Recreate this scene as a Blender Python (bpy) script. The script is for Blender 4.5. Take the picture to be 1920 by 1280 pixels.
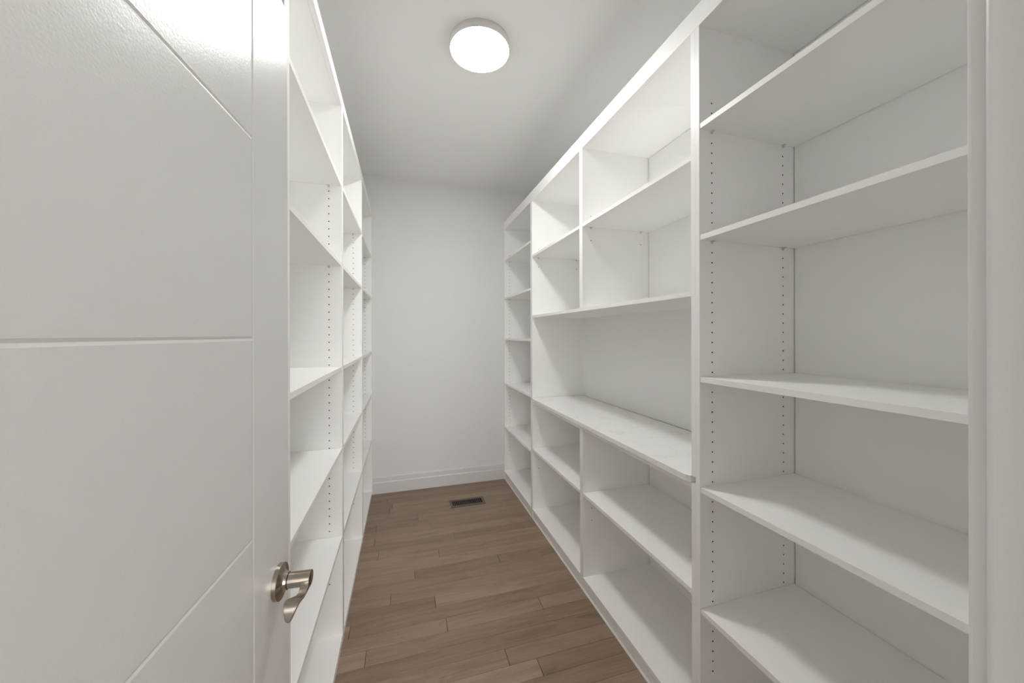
import bpy, bmesh, math, random
from mathutils import Matrix, Vector
random.seed(7)
for o in list(bpy.data.objects): bpy.data.objects.remove(o)
scn = bpy.context.scene
COL = scn.collection

# ------------------------------------------------------------------ camera
H = 1.38
cam_data = bpy.data.cameras.new('camera')
cam_data.sensor_width = 36.0
cam_data.lens = 677.0 * 36.0 / 1920.0
cam_data.shift_y = -12.4 / 1920.0
cam_data.clip_start = 0.01
cam = bpy.data.objects.new('camera', cam_data)
COL.objects.link(cam)
cam.matrix_world = (Matrix.Translation((0, 0, H)) @ Matrix.Rotation(math.radians(-16.671), 4, 'Z')
                    @ Matrix.Rotation(math.radians(90), 4, 'X') @ Matrix.Rotation(math.radians(-0.133), 4, 'Z'))
scn.camera = cam

# ------------------------------------------------------------------ world, exposure
world = bpy.data.worlds.new('world'); scn.world = world
world.use_nodes = True
bg = world.node_tree.nodes['Background']
bg.inputs[0].default_value = (1.0, 0.99, 0.975, 1)
bg.inputs[1].default_value = 6.6
LAMP_STRENGTH = 67.0
vs = scn.view_settings
vs.view_transform = 'Standard'; vs.look = 'None'; vs.gamma = 1.0; vs.use_curve_mapping = False
vs.exposure = 0.24
scn.cycles.max_bounces = 16
scn.cycles.diffuse_bounces = 14
scn.cycles.glossy_bounces = 3
scn.cycles.transmission_bounces = 2
scn.cycles.sample_clamp_indirect = 6.0
scn.cycles.use_denoising = True
scn.cycles.use_adaptive_sampling = True
scn.cycles.adaptive_threshold = 0.09
scn.cycles.adaptive_min_samples = 24

# ------------------------------------------------------------------ materials
MATS = {}
def mat(name, col, rough=0.5, metal=0.0, spec=0.5, bump=None, coat=0.0, aniso=0.0):
    m = bpy.data.materials.new(name); m.use_nodes = True
    nt = m.node_tree; b = nt.nodes['Principled BSDF']
    b.inputs['Base Color'].default_value = (*col, 1)
    b.inputs['Roughness'].default_value = rough
    b.inputs['Metallic'].default_value = metal
    b.inputs['Specular IOR Level'].default_value = spec
    b.inputs['Coat Weight'].default_value = coat
    b.inputs['Anisotropic'].default_value = aniso
    if bump:
        scale, strength, dist = bump
        tc = nt.nodes.new('ShaderNodeTexCoord')
        n = nt.nodes.new('ShaderNodeTexNoise'); n.inputs['Scale'].default_value = scale
        n.inputs['Detail'].default_value = 3
        bp = nt.nodes.new('ShaderNodeBump'); bp.inputs['Strength'].default_value = strength
        bp.inputs['Distance'].default_value = dist
        nt.links.new(tc.outputs['Object'], n.inputs['Vector'])
        nt.links.new(n.outputs['Fac'], bp.inputs['Height'])
        nt.links.new(bp.outputs['Normal'], b.inputs['Normal'])
    MATS[name] = m
    return m
M_WALL = mat('wall_paint', (.785, .782, .779), .75)
M_CEIL = mat('ceiling_paint', (.895, .892, .886), .9, spec=.2)
M_MEL = mat('white_melamine', (.935, .932, .925), .36, spec=.45)
M_BACK = mat('back_board', (.925, .922, .915), .5, spec=.4)
M_TRIM = mat('trim_paint', (.70, .697, .693), .38, bump=(160, .04, .001))
M_DOOR = mat('door_paint', (.715, .711, .704), .27, bump=(300, .26, .0008))
M_HOLE_SHADE = mat('shaded_board_core', (.014, .010, .007), .95, spec=.05)  # board core in the pin holes, their shade put into the near-black colour
M_GAP_SHADE = mat('gap_shade_brown', (.05, .036, .025), .9, spec=.1)  # dark brown that stands in for the shade in the back panel gaps
M_NICKEL = mat('brushed_nickel', (.43, .375, .32), .23, metal=1.0, aniso=.5)
M_DARKRING = mat('dark_ring', (.03, .025, .02), .5)
M_PIN = mat('shelf_pin_plastic', (.62, .61, .59), .3)
M_REG = mat('register_bronze', (.155, .115, .085), .45, metal=.25)
M_SLAT = mat('register_slat', (.11, .10, .09), .5)
M_DUCT_SHADE = mat('duct_shade_black', (.004, .004, .004), .8)  # black that stands in for the shade down the duct
M_FIX = mat('fixture_white', (.82, .815, .80), .45)

def counter_mat():
    m = mat('white_quartz', (.88, .877, .87), .22)
    nt = m.node_tree; b = nt.nodes['Principled BSDF']
    tc = nt.nodes.new('ShaderNodeTexCoord')
    n = nt.nodes.new('ShaderNodeTexNoise'); n.inputs['Scale'].default_value = 3.2
    n.inputs['Detail'].default_value = 6; n.inputs['Distortion'].default_value = 1.6
    r = nt.nodes.new('ShaderNodeValToRGB')
    e = r.color_ramp.elements
    e[0].position = .485; e[0].color = (.88, .877, .87, 1)
    e[1].position = .515; e[1].color = (.88, .877, .87, 1)
    k = r.color_ramp.elements.new(.50); k.color = (.80, .795, .785, 1)
    nt.links.new(tc.outputs['Object'], n.inputs['Vector'])
    nt.links.new(n.outputs['Fac'], r.inputs['Fac'])
    nt.links.new(r.outputs['Color'], b.inputs['Base Color'])
    return m
M_QUARTZ = counter_mat()

def wood_mat():
    m = mat('maple_plank', (.2, .15, .11), .42, spec=.4)
    nt = m.node_tree; b = nt.nodes['Principled BSDF']; L = nt.links.new
    tc = nt.nodes.new('ShaderNodeTexCoord'); oi = nt.nodes.new('ShaderNodeObjectInfo')
    off = nt.nodes.new('ShaderNodeVectorMath'); off.operation = 'MULTIPLY_ADD'
    cmb = nt.nodes.new('ShaderNodeCombineXYZ')
    for i in range(3): L(oi.outputs['Random'], cmb.inputs[i])
    L(cmb.outputs[0], off.inputs[0]); off.inputs[1].default_value = (37, 91, 53); L(tc.outputs['Object'], off.inputs[2])
    def noise(sc, scale, detail, dist=0.0):
        mp = nt.nodes.new('ShaderNodeMapping'); mp.inputs['Scale'].default_value = sc
        n = nt.nodes.new('ShaderNodeTexNoise'); n.inputs['Scale'].default_value = scale
        n.inputs['Detail'].default_value = detail; n.inputs['Distortion'].default_value = dist
        L(off.outputs[0], mp.inputs['Vector']); L(mp.outputs[0], n.inputs['Vector'])
        return n.outputs['Fac']
    grain = noise((2.2, 75, 3), 3.0, 7, .3)        # fine fibres along the plank
    blotch = noise((.8, 6.5, 1), 3.0, 4, .8)   # mineral streaks and figure
    fig = noise((5, 9, 1), 1.6, 3, 1.5)
    def ramp(fac, c0, c1, p0=.3, p1=.7):
        r = nt.nodes.new('ShaderNodeValToRGB'); e = r.color_ramp.elements
        e[0].position = p0; e[0].color = (*c0, 1); e[1].position = p1; e[1].color = (*c1, 1)
        L(fac, r.inputs['Fac']); return r.outputs['Color']
    def mul(a, c, f):
        x = nt.nodes.new('ShaderNodeMix'); x.data_type = 'RGBA'; x.blend_type = 'MULTIPLY'
        x.inputs['Factor'].default_value = f
        L(a, x.inputs[6]); L(c, x.inputs[7]); return x.outputs[2]
    base = ramp(oi.outputs['Random'], (.256, .184, .130), (.352, .264, .194), 0, 1)
    c = mul(base, ramp(blotch, (.70, .68, .66), (1.06, 1.06, 1.06), .32, .56), .6)
    c = mul(c, ramp(grain, (.74, .73, .72), (1.1, 1.1, 1.1), .3, .72), .55)
    c = mul(c, ramp(fig, (.72, .70, .68), (1.03, 1.03, 1.03), .3, .42), .4)
    L(c, b.inputs['Base Color'])
    bp = nt.nodes.new('ShaderNodeBump'); bp.inputs['Strength'].default_value = .12; bp.inputs['Distance'].default_value = .001
    L(grain, bp.inputs['Height']); L(bp.outputs[0], b.inputs['Normal'])
    return m
M_WOOD = wood_mat()
M_SUB = mat('subfloor', (.05, .035, .025), .9)

def emit_mat():
    m = bpy.data.materials.new('lamp_diffuser'); m.use_nodes = True
    nt = m.node_tree; b = nt.nodes['Principled BSDF']
    b.inputs['Base Color'].default_value = (.9, .9, .88, 1)
    b.inputs['Emission Color'].default_value = (1.0, .99, .972, 1)
    b.inputs['Emission Strength'].default_value = LAMP_STRENGTH
    return m
M_EMIT = emit_mat()

# ------------------------------------------------------------------ mesh helpers
ORG = {}
def link(o, parent=None):
    COL.objects.link(o)
    if parent is not None: o.parent = parent
    return o
def tag(o, label=None, cat=None, group=None, kind=None):
    if label: o['label'] = label
    if cat: o['category'] = cat
    if group: o['group'] = group
    if kind: o['kind'] = kind
    return o
def empty(name, loc, label=None, cat=None, group=None, kind=None, rotz=0.0):
    o = bpy.data.objects.new(name, None); o.empty_display_size = .05
    o.location = loc; o.rotation_euler = (0, 0, rotz)
    link(o); ORG[o.name] = Vector(loc)
    return tag(o, label, cat, group, kind)
def mesh_obj(name, verts, faces, m, parent=None, local=False, smooth=False):
    """verts in world metres (or in the parent's own frame when local)"""
    org = Vector((0, 0, 0)) if (parent is None or local) else ORG.get(parent.name, Vector((0, 0, 0)))
    me = bpy.data.meshes.new(name)
    me.from_pydata([tuple(Vector(v) - org) for v in verts], [], faces)
    me.materials.append(m); me.update()
    if smooth:
        for p in me.polygons: p.use_smooth = True
    o = bpy.data.objects.new(name, me); link(o, parent)
    ORG[o.name] = org
    return o
def bv(x0, x1, y0, y1, z0, z1):
    v = [(x, y, z) for z in (z0, z1) for y in (y0, y1) for x in (x0, x1)]
    f = [(0, 2, 3, 1), (4, 5, 7, 6), (0, 1, 5, 4), (2, 6, 7, 3), (0, 4, 6, 2), (1, 3, 7, 5)]
    return v, f
def box(name, x0, x1, y0, y1, z0, z1, m, parent=None, bevel=0.0, seg=1, local=False):
    v, f = bv(min(x0, x1), max(x0, x1), min(y0, y1), max(y0, y1), min(z0, z1), max(z0, z1))
    o = mesh_obj(name, v, f, m, parent, local)
    if bevel:
        bm = bmesh.new(); bm.from_mesh(o.data)
        bmesh.ops.bevel(bm, geom=list(bm.edges), offset=bevel, segments=seg, profile=.5, affect='EDGES')
        bm.to_mesh(o.data); bm.free()
    return o
def multi(name, boxes, m, parent=None, local=False):
    V, F = [], []
    for b in boxes:
        v, f = bv(*b); n = len(V); V += v; F += [tuple(i + n for i in q) for q in f]
    return mesh_obj(name, V, F, m, parent, local)
def prism(name, prof, axis, a0, a1, m, parent=None):
    """extrude a closed 2-D profile (list of points) along axis 'x', 'y' or 'z'"""
    def p3(p, a): return {'x': (a, p[0], p[1]), 'y': (p[0], a, p[1]), 'z': (p[0], p[1], a)}[axis]
    n = len(prof); V = [p3(p, a0) for p in prof] + [p3(p, a1) for p in prof]
    F = [tuple(range(n))[::-1], tuple(range(n, 2 * n))] + [(i, (i + 1) % n, n + (i + 1) % n, n + i) for i in range(n)]
    o = mesh_obj(name, V, F, m, parent)
    bm = bmesh.new(); bm.from_mesh(o.data); bmesh.ops.recalc_face_normals(bm, faces=bm.faces); bm.to_mesh(o.data); bm.free()
    return o

HR = .0026
def side_panel(x0, x1, y0, y1, z0, z1, parent, near=None, far=None):
    """upright board; near / far = (hole columns x, hole heights z) drilled in its -Y / +Y face"""
    x0, x1 = min(x0, x1), max(x0, x1)
    if not near and not far:
        return box('side_panel', x0, x1, y0, y1, z0, z1, M_MEL, parent)
    V, F, HV, HF = [], [], [], []
    def quad(pts, flip):
        n = len(V); V.extend(pts); F.append(tuple(range(n, n + 4)) if not flip else tuple(range(n + 3, n - 1, -1)))
    def face(yf, holes, sgn):
        # sgn = -1: the face looks towards -Y
        flip = sgn > 0
        P = lambda x, z: (x, yf, z)
        def rect(a, b, c, d): quad([P(a, c), P(b, c), P(b, d), P(a, d)], flip)
        if not holes:
            rect(x0, x1, z0, z1); return
        cols, zs = sorted(holes[0]), sorted(z for z in holes[1] if z0 + .01 < z < z1 - .01)
        a = .006; cur = x0
        for xc in cols:
            rect(cur, xc - a, z0, z1); cur = xc + a
            zc = z0
            for z in zs:
                rect(xc - a, xc + a, zc, z - a); zc = z + a
                ring, outer = [], []
                for k in range(8):
                    t = math.pi / 4 * k
                    cx, cz = math.cos(t), math.sin(t)
                    ring.append(P(xc + HR * cx, z + HR * cz))
                    s = 1 / max(abs(cx), abs(cz)); outer.append(P(xc + a * cx * s, z + a * cz * s))
                for k in range(8):
                    j = (k + 1) % 8
                    quad([ring[k], outer[k], outer[j], ring[j]], flip)
                n = len(HV); dep = -sgn * .007
                HV.extend(ring); HV.extend([(p[0], p[1] + dep, p[2]) for p in ring])
                for k in range(8):
                    j = (k + 1) % 8; HF.append((n + k, n + j, n + 8 + j, n + 8 + k))
                HF.append(tuple(range(n + 8, n + 16)))
            rect(xc - a, xc + a, zc, z1)
        rect(cur, x1, z0, z1)
    face(y0, near, -1); face(y1, far, 1)
    quad([(x0, y0, z0), (x0, y0, z1), (x0, y1, z1), (x0, y1, z0)], False)
    quad([(x1, y0, z0), (x1, y1, z0), (x1, y1, z1), (x1, y0, z1)], False)
    quad([(x0, y0, z1), (x1, y0, z1), (x1, y1, z1), (x0, y1, z1)], False)
    quad([(x0, y0, z0), (x0, y1, z0), (x1, y1, z0), (x1, y0, z0)], False)
    o = mesh_obj('side_panel', V, F, M_MEL, parent)
    h = mesh_obj('pin_holes', HV, HF, M_HOLE_SHADE, o); h['kind'] = 'stuff'
    h['label'] = 'column of small dark shelf pin holes'
    return o

PIN_MESH = None
def pin_mesh():
    global PIN_MESH
    if PIN_MESH: return PIN_MESH
    V, F = [], []
    for (r0, ya, yb) in ((.0024, -.004, .0), (.0048, .0, .0022)):
        n = len(V)
        for y in (ya, yb):
            for k in range(8): V.append((r0 * math.cos(k * math.pi / 4), y, r0 * math.sin(k * math.pi / 4)))
        F += [(n + k, n + (k + 1) % 8, n + 8 + (k + 1) % 8, n + 8 + k) for k in range(8)]
        F += [tuple(range(n, n + 8))[::-1], tuple(range(n + 8, n + 16))]
    v, f = bv(-.004, .004, .0, .010, .0012, .0045); n = len(V); V += v; F += [tuple(i + n for i in q) for q in f]
    PIN_MESH = bpy.data.meshes.new('shelf_pin'); PIN_MESH.from_pydata(V, [], F); PIN_MESH.materials.append(M_PIN)
    return PIN_MESH
def shelf(x0, x1, y0, y1, ztop, parent, t=.0165, cols=None):
    o = box('shelf', x0, x1, y0, y1, ztop - t, ztop, M_MEL, parent)
    for xc in cols or ():
        for (yy, s) in ((y0 - .001, 1), (y1 + .001, -1)):
            p = bpy.data.objects.new('shelf_pin', pin_mesh()); link(p, o)
            p.location = Vector((xc, yy, ztop - t - .0048)) - ORG[o.name]
            p.rotation_euler = (0, 0, 0 if s > 0 else math.pi)
    return o

# ------------------------------------------------------------------ setting
XR, XL = .9219, -.2661             # front planes of the right and left shelving
XWR, XWL = 1.362, -.702            # side walls
YB, YW, YO = 3.355, .138, .018     # back wall, door wall (pantry face / hall face)
ZC = 2.768                         # ceiling
ZT = 2.456                         # top of the shelving
T = .0175                          # board thickness
JL, JR, JZ = -.312, .364, 2.036    # door opening

floor = tag(box('floor', -.95, 1.49, -4.2, 3.48, -.12, -.012, M_SUB), 'grey brown hardwood plank floor', kind='structure')
tag(box('ceiling', -.83, 1.49, YO, 3.48, ZC, ZC + .1, M_CEIL), 'smooth white painted ceiling', kind='structure')
tag(box('wall_back', -.83, 1.49, YB, YB + .12, -.012, ZC, M_WALL), 'plain white back wall', kind='structure')
tag(box('wall_left', XWL - .12, XWL, YW, YB, -.012, ZC, M_WALL), 'white wall behind the left shelving', kind='structure')
tag(box('wall_right', XWR, XWR + .12, YW, YB, -.012, ZC, M_WALL), 'white wall behind the right shelving', kind='structure')
JT = .016
tag(multi('wall_front', [(-.83, JL - JT, YO, YW, -.012, ZC), (JR + JT, 1.49, YO, YW, -.012, ZC),
                         (JL - JT, JR + JT, YO, YW, JZ + JT, ZC)], M_WALL), 'white wall around the doorway', kind='structure')

# unseen hallway, added to shape the world light that enters through its open end
YH = -3.1
M_HALL = mat('added_hall_paint', (.60, .585, .565), .8)
tag(box('wall_added_hall_left', -.95, -.83, YH, YO, -.012, ZC, M_HALL), 'unseen greige hallway wall left of the doorway, added to shape the light', kind='structure')
tag(box('wall_added_hall_right', .95, 1.07, YH, YO, -.012, ZC, M_HALL), 'unseen greige hallway wall right of the doorway, added to shape the light', kind='structure')
tag(box('ceiling_added_hall', -.95, 1.07, YH, YO, ZC, ZC + .1, M_CEIL), 'unseen white hallway ceiling, added to shape the light', kind='structure')

# sampling portal over that open end: it emits nothing itself, it only guides rays to the world outside
pd = bpy.data.lights.new('hall_opening_portal', 'AREA'); pd.shape = 'RECTANGLE'
pd.size = 1.78; pd.size_y = ZC; pd.cycles.is_portal = True
po = bpy.data.objects.new('hall_opening_portal', pd); COL.objects.link(po)
po.location = (.06, YH + .01, ZC / 2); po.rotation_euler = (math.radians(90), 0, 0)

# floor planks: rows run across the aisle
ROW = .0835; Y00 = 1.448
known = {1.3645: [.54], 1.448: [.421], 1.615: [-.16], 1.6985: [.193, .672], 1.8655: [.153], 1.949: [-.069],
         2.0325: [.825], 2.116: [.058, .558], 2.3665: [-.157], 2.45: [.328], 2.617: [.181], 2.7005: [-.192],
         2.784: [.10], 2.8675: [.834], 3.0345: [-.092]}
k0 = -int((Y00 - (-.30)) / ROW) - 1
for k in range(k0, 24):
    ya = Y00 + k * ROW; yb = min(ya + ROW, YB)
    if ya > YB - .01: break
    xa, xb = (-.30, .96) if ya > .95 else (XWL, .96)
    if ya < YW: xa, xb = (JL, JR) if ya > YO - .08 else (-.9, 1.1)
    ends = None
    for y, e in known.items():
        if abs(y - ya) < .01: ends = list(e)
    if ends is None:
        ends = [random.uniform(-.25, .9)] if random.random() < .6 else []
        if ya < .95 and random.random() < .5: ends.append(random.uniform(-.6, -.3))
    cuts = [xa] + sorted(e for e in ends if xa + .03 < e < xb - .03) + [xb]
    for a, b in zip(cuts[:-1], cuts[1:]):
        g = .0003
        dz = random.uniform(-.0003, .0)
        o = box('plank', a + .0009, b - .0009, ya + g, yb - g, -.012, dz, M_WOOD, floor)
        bm = bmesh.new(); bm.from_mesh(o.data)
        top = [e for e in bm.edges if all(v.co.z > -.005 for v in e.verts)]
        bmesh.ops.bevel(bm, geom=top, offset=.0008, segments=1, affect='EDGES')
        bm.to_mesh(o.data); bm.free()

# baseboard on the back wall
tag(prism('baseboard_back', [(YB, 0.0005), (YB - .017, 0.0005), (YB - .017, .094), (YB - .0125, .104), (YB - .0105, .138), (YB - .008, .1435), (YB, .1435)],
          'x', XL - .012, XR + .002, M_TRIM), 'white stepped baseboard along the back wall', kind='structure')

# door frame: jambs with stop, casings
def frame_leg(name, xj, s, label):
    """s = +1: jamb on the right of the opening"""
    e = empty(name, (xj, YW, 0), label, kind='structure')
    b = box('jamb', xj, xj + s * JT, YO, YW, 0.0005, JZ + JT, M_TRIM, e, bevel=.0038, seg=4)
    box('door_stop', xj - s * .011, xj, YO + .02, YW - .041, 0.0005, JZ, M_TRIM, e, bevel=.002, seg=2)
    for (ya, yb) in ((YW, YW + .0095), (YO - .0095, YO)):
        ya, yb = (ya - .005, yb) if ya > YO else (ya, yb + .005)
        box('casing', xj + s * .0045, xj + s * .075, ya, yb, 0.0005, JZ + .075, M_TRIM, e, bevel=.0026, seg=3)
    return e
frame_leg('trim_1', JR, 1, 'white painted door jamb and casing at the right edge')
frame_leg('trim_2', JL, -1, 'white painted door jamb on the hinge side')
e = empty('trim_3', ((JL + JR) / 2, YW, JZ), 'white painted head of the door frame', kind='structure')
box('jamb', JL, JR, YO, YW, JZ, JZ + JT, M_TRIM, e)
for (ya, yb) in ((YW, YW + .0095), (YO - .0095, YO)):
    box('casing', JL - .0045, JR + .0045, ya, yb, JZ + .0045, JZ + .075, M_TRIM, e)

# ------------------------------------------------------------------ open door with grooved face
A = math.radians(4.4)
DW, DH, DT = .668, 2.020, .035
FREE = Vector((-.2216, .8211, 0)); DIR = Vector((math.sin(A), math.cos(A), 0))
HIN = FREE - DIR * DW
door = empty('door_1', (HIN.x, HIN.y, .006), 'white grooved interior door standing open on the left', kind='structure', rotz=math.pi / 2 - A)
ORG[door.name] = Vector((0, 0, 0))
GZ = [.408, .7303, 1.0527, 1.3750, 1.6975]         # groove heights above the floor
ST = .145                                           # stile width
FT = .0045
box('door_core', .0008, DW - .0008, FT, DT - FT, .0008, DH - .0008, M_DOOR, door, local=True)
def face_piece(name, x0, x1, z0, z1, y_out, y_in):
    c, dp = .0034, .0012
    s = 1 if y_in > y_out else -1
    V = [(x0, y_in, z0), (x1, y_in, z0), (x1, y_in, z1), (x0, y_in, z1),
         (x0, y_out + s * dp, z0), (x1, y_out + s * dp, z0), (x1, y_out + s * dp, z1), (x0, y_out + s * dp, z1),
         (x0 + c, y_out, z0 + c), (x1 - c, y_out, z0 + c), (x1 - c, y_out, z1 - c), (x0 + c, y_out, z1 - c)]
    F = [(8, 9, 10, 11)] + [(a, (a + 1) % 4, 4 + (a + 1) % 4, 4 + a) for a in range(4)] + \
        [(4 + a, 4 + (a + 1) % 4, 8 + (a + 1) % 4, 8 + a) for a in range(4)] + [(3, 2, 1, 0)]
    o = mesh_obj(name, V, F, M_DOOR, door, local=True)
    bm = bmesh.new(); bm.from_mesh(o.data); bmesh.ops.recalc_face_normals(bm, faces=bm.faces); bm.to_mesh(o.data); bm.free()
for (yo, yi) in ((0.0, FT), (DT, DT - FT)):
    face_piece('stile', DW - ST, DW, 0, DH, yo, yi)
    face_piece('stile', 0, ST, 0, DH, yo, yi)
    zs = [0.0] + [g - .006 for g in GZ] + [DH]
    for z0, z1 in zip(zs[:-1], zs[1:]):
        face_piece('panel', ST, DW - ST, z0, z1, yo, yi)

def lathe(name, prof, m, parent, seg=40, flip=1, cx=0, cz=0, y0=0.0):
    """prof: (radius, distance from the door face); axis = the door's normal"""
    V, F = [], []
    for r, n in prof:
        for k in range(seg):
            t = 2 * math.pi * k / seg
            V.append((cx + r * math.cos(t), y0 - flip * n, cz + r * math.sin(t)))
    for i in range(len(prof) - 1):
        for k in range(seg):
            j = (k + 1) % seg
            F.append((i * seg + k, i * seg + j, (i + 1) * seg + j, (i + 1) * seg + k))
    F.append(tuple(range(seg))); F.append(tuple(range((len(prof) - 1) * seg, len(prof) * seg)))
    o = mesh_obj(name, V, F, m, parent, local=True)
    bm = bmesh.new(); bm.from_mesh(o.data); bmesh.ops.recalc_face_normals(bm, faces=bm.faces); bm.to_mesh(o.data); bm.free()
    for p in o.data.polygons: p.use_smooth = len(p.vertices) == 4
    o.data.set_sharp_from_angle(angle=math.radians(24))
    return o
def lever_set(flip, y0, label):
    cx, cz = DW - .0525, .922 - .006
    rose = lathe('lever_handle', [(.0314, 0), (.0314, .0072), (.0309, .0078), (.0195, .0098), (.0172, .0112), (.0156, .0132), (.0150, .0160), (.0149, .0180)],
                 M_NICKEL, door, 56, flip, cx, cz, y0)
    rose['label'] = label
    lathe('collar_ring', [(.0128, .0178), (.0128, .0192)], M_DARKRING, rose, 40, flip, cx, cz, y0)
    lathe('shank', [(.0130, .0190), (.0136, .0196), (.0136, .0558), (.0130, .0566)], M_NICKEL, rose, 48, flip, cx, cz, y0)
    # lever blade: (distance u from the shank axis towards the hinge, inner n, outer n, top z, bottom z)
    S = [(.000, .0440, .0578, .0130, -.0134), (.006, .0440, .0578, .0112, -.0134), (.0105, .0440, .0578, .0070, -.0132),
         (.0135, .0440, .0578, .0015, -.0130), (.0165, .0442, .0579, -.0028, -.0127), (.0215, .0448, .0580, -.0052, -.0122),
         (.0290, .0446, .0580, -.0078, -.0122), (.0345, .0425, .0580, -.0084, -.0122), (.0385, .0380, .0580, -.0078, -.0118),
         (.0435, .0345, .0579, -.0058, -.0104), (.0510, .0325, .0578, -.0034, -.0082), (.0590, .0326, .0577, -.0022, -.0068),
         (.0670, .0343, .0574, -.0024, -.0068), (.0750, .0375, .0569, -.0038, -.0081), (.0820, .0410, .0563, -.0058, -.0099),
         (.0865, .0432, .0557, -.0074, -.0113), (.0898, .0452, .0550, -.0086, -.0123), (.0922, .0478, .0540, -.0095, -.0130), (.0930, .0495, .0530, -.0099, -.0132)]
    V, F = [], []
    e = .0006
    for (u, n0, n1, zt, zb) in S:
        n0, n1 = n0 - .0012, n1 - .0012
        for (n, z) in ((n0 + e, zt), (n1 - e, zt), (n1, zt - e), (n1, zb + e), (n1 - e, zb), (n0 + e, zb), (n0, zb + e), (n0, zt - e)):
            V.append((cx - u, y0 - flip * n, cz + z))
    for i in range(len(S) - 1):
        for k in range(8):
            j = (k + 1) % 8; F.append((i * 8 + k, i * 8 + j, (i + 1) * 8 + j, (i + 1) * 8 + k))
    F.append(tuple(range(8))); F.append(tuple(range((len(S) - 1) * 8, len(S) * 8)))
    o = mesh_obj('lever', V, F, M_NICKEL, rose, local=True)
    bm = bmesh.new(); bm.from_mesh(o.data); bmesh.ops.recalc_face_normals(bm, faces=bm.faces); bm.to_mesh(o.data); bm.free()
    for p in o.data.polygons: p.use_smooth = True
    o.data.set_sharp_from_angle(angle=math.radians(40))
lever_set(1, 0.0, 'brushed nickel lever handle on a round rose')
lever_set(-1, DT, 'brushed nickel lever handle on the far side of the door')

# ------------------------------------------------------------------ right shelving
RC = (.973, 1.2875)                                  # pin hole columns
RH = [2.1408 - .0328 * k for k in range(58)]
XBK = 1.3404                                         # face of the back boards
ZF = 2.385                                           # underside of the tops
KB = .074                                            # top of the right-hand bottoms
def back(y0, y1, z0, z1, parent, x=XBK, gap=.0034):
    o = box('back_panel', x, x + .006, y0 + .0005, y1 - gap, z0 + .0005, z1 - gap * .6, M_BACK, parent)
    box('gap_shade_board', x + .0062, x + .0095, y0 + .0003, y1 - .0003, z0 + .0005, z1 - .0005, M_GAP_SHADE, o)  # dark sheet added behind the panel so its edge gaps look shaded
    return o
def kick(y0, y1, parent):
    box('kick_board', XR + .003, XR + .018, y0, y1, .0005, KB - T, M_MEL, parent)
    prism('base_strip', [(XR - .0005, .0005), (XR - .0005, .004), (XR + .003, .013), (XR + .003, .0005)], 'y', y0, y1, M_MEL, parent)

def tower(y0, y1, shelves, label):
    e = empty('shelving_tower', (XR, (y0 + y1) / 2, 0), label, 'shelving', 'shelving towers on the right')
    side_panel(XR, XBK + .012, y0, y0 + T, 0.0005, ZF - .0002, e, far=(RC, RH))
    side_panel(XR, XBK + .012, y1 - T, y1, 0.0005, ZF - .0002, e, near=(RC, RH))
    a, b = y0 + T, y1 - T
    box('top_panel', XR + .0165, XBK + .012, y0, y1, ZF, ZF + T, M_MEL, e)
    box('bottom_panel', XR, XBK + .012, a, b, KB - T, KB, M_MEL, e)
    back(a, b, KB, ZF, e)
    kick(a, b, e)
    for z in shelves: shelf(XR + .002, XBK - .003, a + .001, b - .001, z, e, cols=RC)
    return e
Y1, Y2, Y3, Y4 = .160, .9685, 2.5685, YB - .003
tower(Y1, Y2 - .0006, (2.0655, 1.7035, 1.2415, .8825, .4875), 'tall white shelving tower with five shelves nearest the doorway on the right')
tower(Y3 + .0006, Y4, (2.0995, 1.7375, 1.347, .9205, .500), 'narrow looking white shelving tower in the far right corner by the back wall')

YM = 1.7705
# hutch: open bay over the counter with two cubbies of one shelf on each side of a divider above it
e = empty('shelf_hutch', (XR, YM, .91), 'white hutch above the countertop with four cubbies and an open bay', 'shelving')
HH = [2.0225, 1.9560, 1.890]
ZH = 1.525
a, b = Y2 + T, Y3 - T
CT = .908                                            # countertop surface
side_panel(XR, XBK + .012, Y2, a, ZH, ZF - .0002, e, far=(RC, HH))
side_panel(XR, XBK + .012, b, Y3, ZH, ZF - .0002, e, near=(RC, HH))
side_panel(XR, XBK + .012, Y2, a, CT, ZH - T, e)
side_panel(XR, XBK + .012, b, Y3, CT, ZH - T, e)
box('bottom_panel', XR - .0004, XBK + .012, Y2 + .0003, Y3, ZH - T, ZH, M_MEL, e)
box('top_panel', XR + .0165, XBK + .012, Y2 + .0003, Y3, ZF, ZF + T, M_MEL, e)
for (p, q, nn, ff) in ((YM - T, YM - .0005, (RC, HH), None), (YM + .0005, YM + T, None, (RC, HH))):
    o = side_panel(XR, XBK + .012, p, q, ZH, ZF - .0002, e, near=nn, far=ff); o.name = 'divider'
back(a, YM - T, ZH, ZF, e); back(YM + T, b, ZH, ZF, e)
box('back_panel', XBK, XBK + .008, a, b, CT + .0005, ZH - T, M_BACK, e)
for (p, q) in ((a, YM - T), (YM + T, b)): shelf(XR + .001, XBK - .003, p + .001, q - .001, 1.9785, e, cols=RC)

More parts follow.
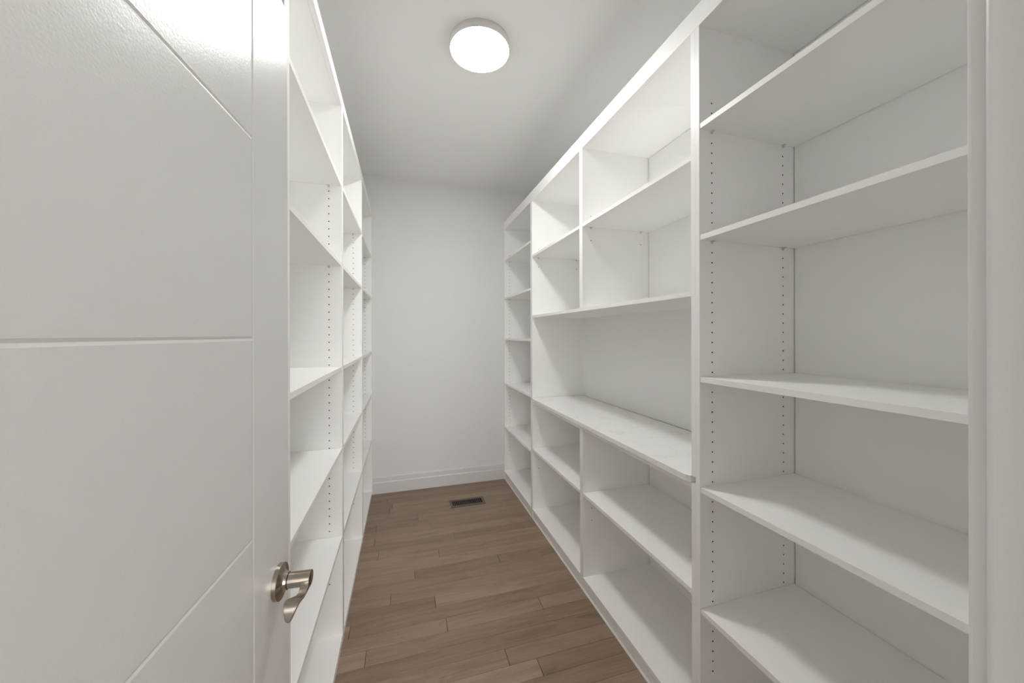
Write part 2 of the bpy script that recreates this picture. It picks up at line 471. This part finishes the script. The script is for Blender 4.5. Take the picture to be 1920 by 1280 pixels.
# base unit below the counter
e = empty('base_shelf_unit', (XR, YM, 0), 'low white open shelf unit under the countertop', 'shelving')
BH = [.5068, .440, .374]
ZS = .8835                                           # sub-top
side_panel(XR, XBK + .012, Y2, a, 0.0005, ZS - .0005, e, far=(RC, BH))
side_panel(XR, XBK + .012, b, Y3, 0.0005, ZS - .0005, e, near=(RC, BH))
box('sub_top', XR - .0004, XBK + .012, a, b, ZS - T, ZS, M_MEL, e)
for (p, q, nn, ff) in ((YM - T, YM - .0005, (RC, BH), None), (YM + .0005, YM + T, None, (RC, BH))):
    o = side_panel(XR, XBK + .012, p, q, KB, ZS - T, e, near=nn, far=ff); o.name = 'divider'
box('bottom_panel', XR, XBK + .012, a, b, KB - T, KB, M_MEL, e)
back(a, YM - T, KB, ZS - T, e); back(YM + T, b, KB, ZS - T, e)
kick(a, b, e)
for (p, q) in ((a, YM - T), (YM + T, b)): shelf(XR + .001, XBK - .003, p + .001, q - .001, .528, e, cols=RC)

# countertop with clipped front corners
ov = .011
co = prism('countertop', [(XBK - .003, a + .0012), (XR - ov + .009, a + .0012), (XR - ov, a + .016), (XR - ov, b - .016), (XR - ov + .009, b - .0012), (XBK - .001, b - .0012)],
           'z', ZS + .0005, CT - .0002, M_QUARTZ)
bm = bmesh.new(); bm.from_mesh(co.data)
bmesh.ops.bevel(bm, geom=list(bm.edges), offset=.0018, segments=2, profile=.5, affect='EDGES'); bm.to_mesh(co.data); bm.free()
tag(co, 'white quartz countertop slab with faint veins', 'countertop')

# fascia over the right shelving
tag(box('fascia_board', XR - .0008, XR + .016, Y1, Y4, ZF, ZT + .0006, M_MEL), 'broad white fascia board along the top of the right shelving', 'fascia')

# ------------------------------------------------------------------ left shelving
LB = -.685
LC = (-.3195, -.632)
LH = [2.0225 - .0337 * k for k in range(53)]
def left_tower(y0, y1, label, end=False):
    e = empty('shelving_tower', (XL, (y0 + y1) / 2, 0), label, 'shelving', 'shelving towers on the left')
    side_panel(LB - .012, XL, y0, y0 + T, 0.0005, 2.4108, e, far=(LC, LH))
    side_panel(LB - .012, XL, y1 - T, y1, 0.0005, 2.4108, e, near=(LC, LH))
    if end: box('end_panel', LB - .012, XL, y0 - T, y0 - .0002, 0.0005, 2.4108, M_MEL, e)
    p, q = y0 + T, y1 - T
    box('top_panel', LB - .012, XL - .0165, y0 + .0002, y1, 2.411, 2.411 + T, M_MEL, e)
    box('bottom_panel', LB - .012, XL, p, q, .0365 - T, .0365, M_MEL, e)
    box('kick_board', XL - .018, XL - .001, p, q, .0005, .0365 - T, M_MEL, e)
    box('back_panel', LB - .006, LB, p + .0005, q - .0015, .037, 2.409, M_BACK, e)
    for z in (2.0655, 1.7055, 1.2390, .8725, .4790): shelf(LB + .001, XL - .0015, p + .001, q - .001, z, e, cols=LC)
    return e
L1, L2, L3 = .9805, 1.7930, 2.5990
left_tower(L1, L2, 'white shelving tower on the left just behind the open door', True)
left_tower(L2, L3, 'white shelving tower in the middle of the left row')
left_tower(L3, Y4, 'white shelving tower in the far left corner by the back wall')
tag(box('fascia_board', XL - .016, XL + .0008, L1 - T, Y4, 2.411, ZT + .0006, M_MEL), 'slim white fascia board along the top of the left shelving', 'fascia')

# ------------------------------------------------------------------ ceiling lamp
lx, ly, lr, zd = .350, 1.693, .1425, 2.731
lamp = empty('ceiling_light', (lx, ly, zd), 'round flush white LED ceiling light', 'lamp')
def ring(name, prof, m, parent, seg=64, capb=False, capt=False):
    V, F = [], []
    for r, z in prof:
        for k in range(seg):
            t = 2 * math.pi * k / seg; V.append((lx + r * math.cos(t), ly + r * math.sin(t), z))
    for i in range(len(prof) - 1):
        for k in range(seg):
            j = (k + 1) % seg; F.append((i * seg + k, i * seg + j, (i + 1) * seg + j, (i + 1) * seg + k))
    if capb: F.append(tuple(range(seg)))
    if capt: F.append(tuple(range((len(prof) - 1) * seg, len(prof) * seg)))
    o = mesh_obj(name, V, F, m, parent)
    bm = bmesh.new(); bm.from_mesh(o.data); bmesh.ops.recalc_face_normals(bm, faces=bm.faces); bm.to_mesh(o.data); bm.free()
    for p in o.data.polygons: p.use_smooth = len(p.vertices) == 4
    return o
ring('housing', [(lr - .0045, zd + .0015), (lr - .0015, zd), (lr, zd + .002), (lr, ZC - .0015), (lr - .004, ZC - .0003)], M_FIX, lamp, capb=True, capt=True)
ring('diffuser', [(lr - .012, zd - .0006), (lr - .004, zd + .0008)], M_EMIT, lamp, capb=True)

# ------------------------------------------------------------------ floor register
vx0, vx1, vy0, vy1 = .357, .640, 2.897, 3.026
reg = empty('floor_register', ((vx0 + vx1) / 2, (vy0 + vy1) / 2, 0), 'bronze slotted floor vent register near the back wall', 'vent')
ix0, ix1, iy0, iy1 = vx0 + .019, vx1 - .022, vy0 + .021, vy1 - .026
hz = .0055
for b in ((vx0, vx1, vy0, iy0), (vx0, vx1, iy1, vy1), (vx0, ix0, iy0, iy1), (ix1, vx1, iy0, iy1)):
    box('frame_bar', *b, .0006, hz, M_REG, reg)
box('duct_shade_sheet', ix0, ix1, iy0, iy1, .0006, .0012, M_DUCT_SHADE, reg)  # flat black sheet on the planks in place of a deep shaded duct
ns = 16
for k in range(ns):
    xc = ix0 + (k + 1) * (ix1 - ix0) / (ns + 1)
    box('slat', xc - .0016, xc + .0016, iy0, iy1, .0012, hz - .0012, M_SLAT, reg)
